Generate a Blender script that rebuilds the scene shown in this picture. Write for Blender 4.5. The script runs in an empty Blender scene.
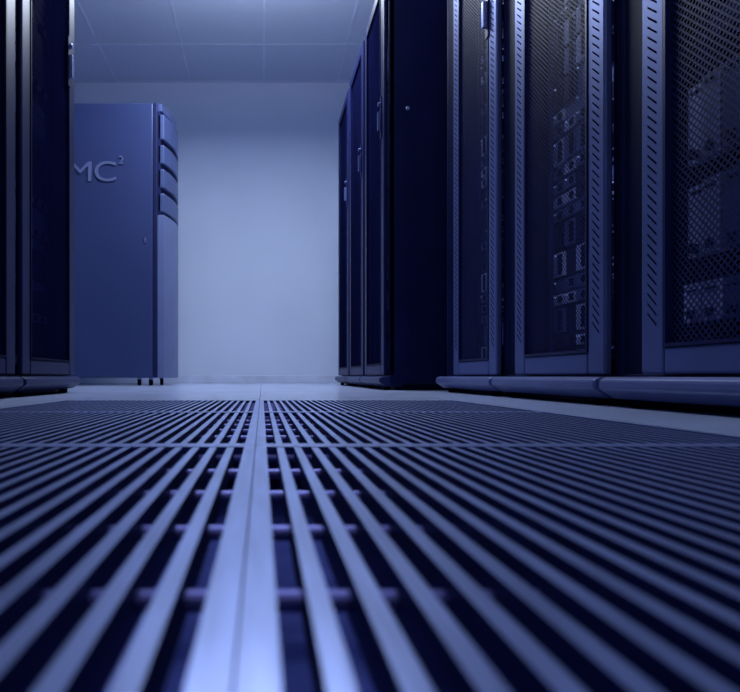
import bpy, bmesh, math, random
from mathutils import Vector, Matrix
random.seed(7)
S = bpy.context.scene
try:
    S.view_settings.view_transform = 'Standard'
    S.view_settings.look = 'None'
except Exception: pass

# ---------------- materials ----------------
def mat(name, col, metal=0.0, rough=0.5, var=0.12, scale=6.0, bump=0.0, spec=0.5, emit=None, estr=0.0, stretch=None, tint=(.40,.50,1)):
    m = bpy.data.materials.new(name); m.use_nodes = True
    nt = m.node_tree; b = nt.nodes['Principled BSDF']
    tc = nt.nodes.new('ShaderNodeTexCoord'); n = nt.nodes.new('ShaderNodeTexNoise')
    n.inputs['Scale'].default_value = scale; n.inputs['Detail'].default_value = 4
    mp = nt.nodes.new('ShaderNodeMapping')
    if stretch: mp.inputs['Scale'].default_value = stretch
    nt.links.new(tc.outputs['Object'], mp.inputs['Vector']); nt.links.new(mp.outputs[0], n.inputs['Vector'])
    r = nt.nodes.new('ShaderNodeValToRGB')
    r.color_ramp.elements[0].position = 0.3; r.color_ramp.elements[1].position = 0.7
    r.color_ramp.elements[0].color = [c*(1-var) for c in col]+[1]
    r.color_ramp.elements[1].color = [min(1, c*(1+var)) for c in col]+[1]
    nt.links.new(n.outputs['Fac'], r.inputs['Fac']); nt.links.new(r.outputs['Color'], b.inputs['Base Color'])
    b.inputs['Metallic'].default_value = metal; b.inputs['Roughness'].default_value = rough
    b.inputs['Specular IOR Level'].default_value = spec
    if tint: b.inputs['Specular Tint'].default_value = (*tint, 1)
    if bump:
        bp = nt.nodes.new('ShaderNodeBump'); bp.inputs['Strength'].default_value = bump; bp.inputs['Distance'].default_value = 0.002
        nt.links.new(n.outputs['Fac'], bp.inputs['Height']); nt.links.new(bp.outputs[0], b.inputs['Normal'])
    if emit:
        b.inputs['Emission Color'].default_value = (*emit, 1); b.inputs['Emission Strength'].default_value = estr
    return m
M = {}
NT=(.8,.88,1)
M['wall'] = mat('painted_wall', (.55,.62,.80), rough=.7, var=.03, scale=1.5, spec=.2, tint=NT)
M['ceil'] = mat('ceiling_tile', (.54,.61,.78), rough=.9, var=.04, scale=60, bump=.2, spec=.1, tint=NT)
M['grid'] = mat('ceiling_grid', (.60,.67,.84), rough=.5, tint=NT)
M['tile'] = mat('floor_laminate', (.33,.385,.58), rough=.22, var=.08, scale=3, spec=.8, tint=NT)
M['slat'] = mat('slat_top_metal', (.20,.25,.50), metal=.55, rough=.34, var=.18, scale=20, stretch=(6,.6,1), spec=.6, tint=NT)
M['slatside'] = mat('slat_side_shade', (.016,.022,.14), metal=.2, rough=.5)  # shade in the slat gaps, put into a darker side colour
M['rod'] = mat('rod_steel', (.10,.095,.29), metal=.5, rough=.36)
M['sub'] = mat('subfloor_concrete', (.09,.12,.50), rough=.8, spec=.1)
M['black'] = mat('rack_black_paint', (.003,.005,.032), rough=.5, var=.2, spec=.05)
M['panel'] = mat('rack_side_panel_paint', (.006,.008,.050), rough=.45, var=.15, spec=.15)
M['frame'] = mat('rack_door_frame_grey', (.068,.088,.225), metal=.3, rough=.42, var=.1)
M['framedk'] = mat('rack_door_frame_dark', (.006,.008,.056), metal=0, rough=.42, var=.1, spec=.18)
M['mesh'] = mat('rack_mesh_steel', (.012,.016,.080), metal=0, rough=.5, spec=.06)
M['meshdk'] = mat('rack_mesh_black', (.006,.008,.046), metal=0, rough=.55, spec=0)
M['plinth'] = mat('rack_plinth_plastic', (.075,.092,.22), rough=.35)
M['plinthdk'] = mat('rack_plinth_black', (.012,.016,.070), rough=.4, spec=.3)
M['slot'] = mat('slot_dark', (.003,.003,.02), rough=.8, spec=0)
M['chrome'] = mat('handle_metal', (.5,.55,.85), metal=.9, rough=.25)
M['srv'] = mat('server_face_grey', (.08,.105,.31), metal=.2, rough=.4)
M['srvlt'] = mat('server_face_silver', (.38,.43,.76), metal=.2, rough=.4)
M['srvdk'] = mat('server_face_dark', (.006,.009,.050), rough=.5, spec=.05)
M['srvdim'] = mat('server_face_dim', (.022,.028,.11), rough=.5, spec=.1)
M['led'] = mat('led_blue', (.3,.5,1), emit=(.35,.5,1), estr=.3)
M['ledg'] = mat('led_green', (.5,.8,.2), emit=(.5,.8,.25), estr=.9)
M['cab'] = mat('storage_cabinet_paint', (.031,.044,.132), rough=.36, var=.08, scale=2, tint=(.6,.72,1))
M['cablt'] = mat('storage_bezel_plastic', (.115,.145,.29), rough=.4, var=.06)
M['cabfin'] = mat('storage_bezel_fin', (.050,.068,.17), rough=.4, var=.06)
M['cabdk'] = mat('storage_bezel_recess', (.006,.008,.05), rough=.5)
M['logo'] = mat('logo_silver', (.14,.17,.33), metal=.3, rough=.4)
M['base'] = mat('baseboard_vinyl', (.52,.58,.76), rough=.4, tint=NT)
M['lamp'] = mat('added_lamp_diffuser', (.8,.85,1), emit=(.78,.86,1), estr=1.2)  # glowing panel of the added fill lamps

# ---------------- helpers ----------------
class B:
    """accumulates boxes/cylinders into one mesh with several materials"""
    def __init__(s, name): s.bm = bmesh.new(); s.mats = []; s.name = name
    def mi(s, k):
        if k not in s.mats: s.mats.append(k)
        return s.mats.index(k)
    def box(s, x0,x1,y0,y1,z0,z1, k, top=None):
        if x0>x1: x0,x1=x1,x0
        if y0>y1: y0,y1=y1,y0
        v=[s.bm.verts.new(p) for p in [(x0,y0,z0),(x1,y0,z0),(x1,y1,z0),(x0,y1,z0),(x0,y0,z1),(x1,y0,z1),(x1,y1,z1),(x0,y1,z1)]]
        i=s.mi(k)
        for n,f in enumerate([(3,2,1,0),(4,5,6,7),(0,1,5,4),(1,2,6,5),(2,3,7,6),(3,0,4,7)]):
            fc=s.bm.faces.new([v[q] for q in f]); fc.material_index = s.mi(top) if (n==1 and top) else i
    def prism(s, pts, axis, a, b, k):
        def P(p,t):
            return {'y':(p[0],t,p[1]),'z':(p[0],p[1],t),'x':(t,p[0],p[1])}[axis]
        A=[s.bm.verts.new(P(p,a)) for p in pts]; C=[s.bm.verts.new(P(p,b)) for p in pts]
        i=s.mi(k); n=len(pts); fs=[s.bm.faces.new(A), s.bm.faces.new(C[::-1])]
        for q in range(n): fs.append(s.bm.faces.new([A[q],C[q],C[(q+1)%n],A[(q+1)%n]]))
        for f in fs: f.material_index=i
    def cyl(s, c, r, l, axis, k, seg=16):
        pts=[(r*math.cos(2*math.pi*t/seg), r*math.sin(2*math.pi*t/seg)) for t in range(seg)]
        if axis=='x': s.prism([(c[1]+p[0],c[2]+p[1]) for p in pts],'x',c[0]-l/2,c[0]+l/2,k)
        if axis=='y': s.prism([(c[0]+p[0],c[2]+p[1]) for p in pts],'y',c[1]-l/2,c[1]+l/2,k)
        if axis=='z': s.prism([(c[0]+p[0],c[1]+p[1]) for p in pts],'z',c[2]-l/2,c[2]+l/2,k)
    def done(s, parent=None, bevel=0, smooth=False):
        bmesh.ops.recalc_face_normals(s.bm, faces=s.bm.faces)
        me=bpy.data.meshes.new(s.name); s.bm.to_mesh(me); s.bm.free()
        for k in s.mats: me.materials.append(M[k])
        o=bpy.data.objects.new(s.name, me); S.collection.objects.link(o)
        if parent: o.parent=parent
        if bevel:
            m=o.modifiers.new('bevel','BEVEL'); m.width=bevel; m.segments=2; m.limit_method='ANGLE'
        return o
def root(name):
    e=bpy.data.objects.new(name,None); S.collection.objects.link(e); e.empty_display_size=.1; return e

# ---------------- room ----------------
XL,XR,YN,YF,ZC,ZS = -2.6,2.6,-3.0,6.55,3.28,-.35
def slab(name,*a,k='wall'):
    b=B(name); b.box(*a,k); return b.done()
slab('wall_back', XL-.1,XR+.1,YF,YF+.1,ZS,ZC+.1)
slab('wall_front', XL-.1,XR+.1,YN-.1,YN,ZS,ZC+.1)
slab('wall_left', XL-.1,XL,YN,YF,ZS,ZC+.1)
slab('wall_right', XR,XR+.1,YN,YF,ZS,ZC+.1)
slab('subfloor', XL,XR,YN,YF,ZS-.1,ZS,k='sub')
b=B('baseboard_back'); b.box(XL,XR,YF-.012,YF,0,.08,'base'); b.done(bevel=.003)
b=B('ceiling'); b.box(XL,XR,YN,YF,ZC,ZC+.1,'ceil')
x=-2.38
while x<XR:
    b.box(x-.010,x+.010,YN,YF,ZC-.004,ZC,'grid'); x+=.8
y=YF-.03
while y>YN:
    b.box(XL,XR,y-.010,y+.010,ZC-.0035,ZC,'grid'); y-=.72
b.done()

T=.6; SX=-.007; SY=.652
fl=B('floor')
grid_cells=[]
for ci in range(-5,5):
    for ri in range(-7,11):
        x0=SX+ci*T; y0=SY+(ri-1)*T
        x1=x0+T; y1=y0+T
        if ci in (-1,0) and -2<=ri<=2:
            grid_cells.append((x0,y0)); continue
        x0c,x1c=max(x0,XL),min(x1,XR); y0c,y1c=max(y0,YN),min(y1,YF)
        if x1c-x0c<.01 or y1c-y0c<.01: continue
        fl.box(x0c+.0008,x1c-.0008,y0c+.0008,y1c-.0008,-.035,0,'tile')
fl.done()
for (x0,y0) in grid_cells:
    g=B('vented_floor_tile')
    bw=.0118; e=.0004
    x1=x0+T; y1=y0+T
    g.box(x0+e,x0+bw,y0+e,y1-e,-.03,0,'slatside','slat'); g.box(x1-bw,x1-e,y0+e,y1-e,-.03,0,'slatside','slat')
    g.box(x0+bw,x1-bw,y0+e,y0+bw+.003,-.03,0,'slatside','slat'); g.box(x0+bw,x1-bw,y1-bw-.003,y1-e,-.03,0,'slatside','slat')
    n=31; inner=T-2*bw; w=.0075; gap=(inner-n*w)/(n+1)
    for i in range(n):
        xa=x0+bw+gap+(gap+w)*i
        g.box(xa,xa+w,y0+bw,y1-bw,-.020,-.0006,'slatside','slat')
    for k in range(6):
        yy=y0+.08+.1*k
        g.cyl(((x0+x1)/2,yy,-.012),.0042,T-2*bw,'x','rod',12)
    g.done()

# ---------------- racks ----------------
H=2.24
def rack(xf,y0,y1,sg,dy0,dy1,fk='frame',lit='full',depth=1.0,handle=None,mesh=True,pitch=.014,inner=True,name='server_rack',foot=.03,h=H,fw=.078,glow=0,hm='chrome',wire=.10):
    R=root(name)
    X=lambda u: sg*(xf+u)
    y0+=.003; y1-=.003
    b=B('body')
    b.box(X(.03),X(depth),y0,y0+.02,.03,h,'panel'); b.box(X(.03),X(depth),y1-.02,y1,.03,h,'panel')
    b.box(X(.03),X(depth),y0+.02,y1-.02,h-.03,h,'panel'); b.box(X(.03),X(depth),y0+.02,y1-.02,.05,.08,'panel')
    b.box(X(depth-.02),X(depth),y0+.02,y1-.02,.08,h-.03,'panel')
    if dy0-y0>.015: b.box(X(.022),X(.05),y0,dy0-.004,.08,h,'black')
    if y1-dy1>.015: b.box(X(.032),X(.06),dy1+.004,y1,.08,h,'black')
    for yy in (dy0+.03,dy1-.05):
        b.box(X(.10),X(.13),yy,yy+.02,.08,h-.03,'framedk')
    if sg>0 and xf<.7:
        for q in (1.48,): b.cyl((X(.12),y0-.002,q),.011,.004,'y','chrome')
        for q in (.75,.3): b.cyl((X(.12),y0-.002,q),.007,.004,'y','framedk')
    b.done(R,bevel=.003)
    p=B('plinth')
    pk='plinth' if fk=='frame' else 'plinthdk'
    p.prism([(X(-.010),.073),(X(-.026),.066),(X(-.028),.044),(X(.010),.018),(X(.10),.018),(X(.10),.073)],'y',y0+.007,y1-.007,pk)
    p.box(X(.06),X(depth-.02),y0+.02,y1-.02,.0,.05,'black')
    for yy in (y0+.08,y1-.08): p.cyl((X(.03),yy,.0115),.018,.023,'z','slot')
    p.done(R,bevel=.006)
    d=B('door_frame'); zb=.079; zt=h-.015
    d.box(X(0),X(.02),dy0,dy0+fw,zb,zt,fk); d.box(X(0),X(.02),dy1-fw,dy1,zb,zt,fk)
    d.box(X(0),X(.02),dy0+fw,dy1-fw,zb,.137,fk); d.box(X(0),X(.02),dy0+fw,dy1-fw,zt-.06,zt,fk)
    d.done(R,bevel=.006)
    li=B('door_lip')
    t=.008
    a0,a1,c0,c1=dy0+fw,dy1-fw,.137,zt-.06
    for q in ((a0,a0+t,c0,c1),(a1-t,a1,c0,c1),(a0+t,a1-t,c0,c0+t),(a0+t,a1-t,c1-t,c1)):
        li.box(X(-.003),X(.012),*q,'framedk' if fk=='frame' else 'black')
    li.done(R)
    if fk=='frame':
        sl=B('stile_slots'); z=.2; 
        while z<zt-.1:
            for yc in (dy0+fw*.5,dy1-fw*.5):
                hw=.015; th=.0024; sk=.014
                sl.prism([(yc-hw,z-sk-th),(yc+hw,z+sk-th),(yc+hw,z+sk+th),(yc-hw,z-sk+th)],'x',X(-.0006),X(.001),'slot')
            z+=.022
        sl.done(R)
    if mesh:
        w=B('door_mesh'); A0,A1,C0,C1=dy0+fw,dy1-fw,.137,zt-.06
        mk='mesh' if fk=='frame' else 'meshdk'
        W=A1-A0; Hh=C1-C0; hw=pitch*wire
        for s_ in (1,-1):
            c=-Hh
            while c<W:
                t0=max(0,-c); t1=min(Hh,W-c)
                if t1>t0+.002:
                    p0=(c+t0,t0); p1=(c+t1,t1)
                    if s_<0: p0=(W-p0[0],p0[1]); p1=(W-p1[0],p1[1])
                    dxn=(-hw*.707*s_,hw*.707)
                    q=[(A0+p0[0]+dxn[0],C0+p0[1]+dxn[1]),(A0+p1[0]+dxn[0],C0+p1[1]+dxn[1]),(A0+p1[0]-dxn[0],C0+p1[1]-dxn[1]),(A0+p0[0]-dxn[0],C0+p0[1]-dxn[1])]
                    xx=X(.008 if s_>0 else .0085)
                    vs=[w.bm.verts.new((xx,a,bb)) for a,bb in q]
                    f=w.bm.faces.new(vs); f.material_index=w.mi(mk)
                c+=pitch*1.0
        w.done(R)
    if handle:
        hy=handle; hb=B('door_handle')
        hb.box(X(-.006),X(0),hy-.016,hy+.016,1.36,1.58,'framedk')
        hb.box(X(-.022),X(-.006),hy-.008,hy+.008,1.40,1.50,hm)
        hb.cyl((X(-.012),hy,1.54),.011,.016,'x',hm)
        hb.done(R,bevel=.002)
    if inner:
        e=B('rack_equipment'); z=.12; ea,eb=dy0+.055,dy1-.055
        if lit=='blade':
            zones=[(.13,.175,0),(.185,.275,1),(.285,.315,0),(.325,.485,1),(.495,.515,0),(.525,.70,1),(.71,.80,0),(.81,.86,2),(.87,.94,0),(.95,1.0,2),(1.02,1.15,0)]
            zz=1.16
            while zz<h-.12: zones.append((zz,zz+.16,1 if random.random()<.5 else 0)); zones.append((zz+.165,zz+.2,0)); zz+=.21
            for za,zb_,kind in zones:
                if kind==1:
                    e.box(X(.085),X(.6),ea,eb,za,zb_,'srvdk')
                    nb=8; wd=(eb-ea)/nb
                    for i in range(nb):
                        k=random.choice(['srvlt','srvlt','srv'])
                        dp=random.choice([.056,.060,.066])
                        e.box(X(dp),X(.085),ea+i*wd+.004,ea+(i+1)*wd-.004,za+.004,zb_-.004,k)
                        e.box(X(.048),X(dp),ea+i*wd+wd*.35,ea+i*wd+wd*.6,za+.012,za+.03,'srvdk')
                        e.box(X(dp-.002),X(dp),ea+i*wd+wd*.25,ea+i*wd+wd*.75,zb_-.022,zb_-.016,'slot')
                elif kind==2:
                    e.box(X(.115),X(.6),ea,eb,za,zb_,'srv')
                else:
                    e.box(X(.120),X(.6),ea,eb,za,zb_,'srvdk')
            e.box(X(.040),X(.056),1.115,1.121,.512,.517,'ledg')
        else:
            while z<h-.12:
                hu=random.choice([.042,.042,.086])
                k=random.choice(['srvdk','srv','srvdk','srvdk']) if lit!='dark' else random.choice(['srvdk','srvdk','srvdk','srvdim'])
                e.box(X(.115),X(.6),ea,eb,z,z+hu,k)
                if lit!='dark' or random.random()<.3:
                    n=6; wd=(eb-ea)/n
                    for i in range(n):
                        if random.random()<.8:
                            e.box(X(.105),X(.115),ea+i*wd+.004,ea+(i+1)*wd-.004,z+.005,z+hu-.005,random.choice(['srv','srvdk','srv','srvlt']) if lit!='dark' else 'srvdim')
                            e.box(X(.100),X(.105),ea+i*wd+.012,ea+i*wd+.03,z+.010,z+hu-.012,'slot')
                        if random.random()<.22: e.box(X(.100),X(.105),ea+i*wd+.05,ea+i*wd+.055,z+hu-.014,z+hu-.010,'led' if lit!='dark' else 'srv')
                    e.box(X(.095),X(.115),ea-.012,ea-.002,z+.006,z+hu-.006,'srv' if lit!='dark' else 'srvdk')
                z+=hu+.004
        e.done(R)
    if glow:
        L=bpy.data.lights.new('added_fill_strip','AREA'); L.shape='RECTANGLE'; L.size=.02; L.size_y=1.9; L.energy=glow; L.color=(.72,.82,1)  # fill lamp added behind the door to brighten the equipment
        o=bpy.data.objects.new('added_fill_strip',L); S.collection.objects.link(o); o.parent=R
        o.location=(X(.03),dy0+.03,1.12)
        d=Vector((sg*.6,1,0)).normalized()
        o.rotation_euler=d.to_track_quat('-Z','Y').to_euler()
        hs=B('added_strip_housing'); hs.box(X(.022),X(.028),dy0+.015,dy0+.045,.15,2.1,'framedk'); hs.done(R)  # invented housing for the added fill lamp
    return R
rack(.86,.10,.80,1,.11,.665,lit='full')
rack(.86,.80,1.497,1,.81,1.362,lit='blade',glow=1.2,pitch=.016,wire=.13)
rack(.86,1.497,2.192,1,1.507,2.045,lit='full',glow=1.7)
rack(.86,2.192,2.89,1,2.202,2.70,handle=2.285,glow=.12)
yy=3.15
for i in range(3):
    rack(.645,yy,yy+.65,1,yy+.03,yy+.62,fk='framedk',lit='dark',handle=yy+.09,pitch=.02,depth=1.0,hm='frame'); yy+=.65
rack(.86,2.11,2.77,-1,2.15,2.755,fk='framedk',lit='dark',handle=2.665,glow=.25)
rack(.86,1.45,2.11,-1,1.49,2.095,fk='framedk',lit='dark',handle=2.0)
rack(.86,.79,1.45,-1,.83,1.435,fk='framedk',lit='dark',handle=1.35)

# ---------------- storage cabinet (far left) ----------------
R=root('storage_array_cabinet')
b=B('body'); CX=-.8225; ca,cb=4.70,5.36; ct=2.215
b.box(CX-1.0,CX-.03,ca,cb,.06,ct,'cab')
b.done(R,bevel=.01)
b=B('side_trim')
b.box(CX-.03,CX,ca-.004,cb,.06,ct,'cabdk'); b.done(R,bevel=.004)
def bow(dx,ext=.115,n=8,y0=ca+.01,y1=cb):
    pts=[(CX,y0),]
    for i in range(n+1):
        t=i/n; pts.append((CX+.02+dx+ext*math.sin(math.pi*(.12+.76*t))*.8, y0+(y1-y0)*t))
    pts.append((CX,y1)); return pts
b=B('door_lower'); b.prism(bow(0),'z',.06,1.34,'cablt'); b.done(R,bevel=.004)
b=B('bezel_core'); b.prism(bow(-.03),'z',1.341,2.15,'cabdk'); b.done(R)
for (za,zb) in ((1.36,1.51),(1.55,1.70),(1.74,1.89),(1.93,2.13)):
    b=B('bezel_fin'); b.prism(bow(0.0),'z',za,zb,'cabfin'); b.done(R,bevel=.010)
b=B('top_cap'); b.prism(bow(-.02),'z',2.151,ct,'cabfin'); b.done(R,bevel=.004)
b=B('castors')
for cx in (CX-.06,CX-.15,CX-.9):
    for cy in (ca+.06,cb-.08):
        b.cyl((cx,cy,.026),.026,.022,'x','slot',20); b.box(cx-.016,cx+.016,cy-.012,cy+.012,.04,.06,'chrome')
b.done(R)
b=B('latch'); b.box(CX-.10,CX-.085,ca-.006,ca,1.12,1.16,'chrome'); b.done(R)
def text(body,size,x,z,nm,off=.003,sx=1):
    c=bpy.data.curves.new(nm,'FONT'); c.body=body; c.size=size; c.extrude=.004; c.space_character=.95; c.offset=off
    o=bpy.data.objects.new(nm,c); S.collection.objects.link(o); o.rotation_euler=(math.pi/2,0,0); o.location=(x,ca-.004,z); o.parent=R; o.scale=(sx,1,1)
    c.materials.append(M['logo'])
text('EMC',.225,-1.655,1.60,'logo_letters',sx=1.2,off=.0); text('2',.09,-1.125,1.735,'logo_superscript',off=0)

# ---------------- lights: pendant lamps added out of view, lit up and down to brighten ceiling and wall ----------------
def fill_pendant(x,y,pd,pu,w=1.3,l=.25,zl=2.90):
    r=root('added_pendant_fill')
    b=B('added_lamp_body')
    b.box(x-w/2-.02,x-w/2,y-l/2-.02,y+l/2+.02,zl-.03,zl+.03,'grid'); b.box(x+w/2,x+w/2+.02,y-l/2-.02,y+l/2+.02,zl-.03,zl+.03,'grid')
    b.box(x-w/2,x+w/2,y-l/2-.02,y-l/2,zl-.03,zl+.03,'grid'); b.box(x-w/2,x+w/2,y+l/2,y+l/2+.02,zl-.03,zl+.03,'grid')
    for sx in (-.5,.5): b.cyl((x+sx,y,(zl+.02+ZC)/2),.003,ZC-zl-.02,'z','chrome',8)
    b.done(r)
    b=B('added_lamp_diffuser'); b.box(x-w/2,x+w/2,y-l/2,y+l/2,zl-.02,zl+.02,'lamp'); b.done(r)
    for nm,p,zz,rx in (('fill_lamp_down',pd,zl-.035,0),('fill_lamp_up',pu,zl+.035,math.pi)):
        L=bpy.data.lights.new(nm,'AREA'); L.shape='RECTANGLE'; L.size=w; L.size_y=l; L.energy=p; L.color=(.79,.88,1)
        o=bpy.data.objects.new(nm,L); S.collection.objects.link(o); o.location=(x,y,zz); o.rotation_euler=(rx,0,0); o.parent=r
fill_pendant(0,3.98,74,44,zl=2.78); fill_pendant(0,2.0,8,9); fill_pendant(0,-.4,6,4); fill_pendant(0,-2.2,6,4)
W=bpy.data.worlds.new('World'); S.world=W; W.use_nodes=True
W.node_tree.nodes['Background'].inputs[0].default_value=(.02,.025,.08,1)

# ---------------- camera ----------------
cd=bpy.data.cameras.new('camera'); cam=bpy.data.objects.new('camera',cd); S.collection.objects.link(cam); S.camera=cam
cam.location=(0,0,.075); cam.rotation_euler=(math.pi/2,0,0)
cd.sensor_width=36; cd.sensor_fit='HORIZONTAL'; cd.lens=600/740*36; cd.shift_x=(370-262)/740; cd.shift_y=(376-346)/740
cd.clip_start=.01
cd.dof.use_dof=True; cd.dof.focus_distance=1.9; cd.dof.aperture_fstop=8
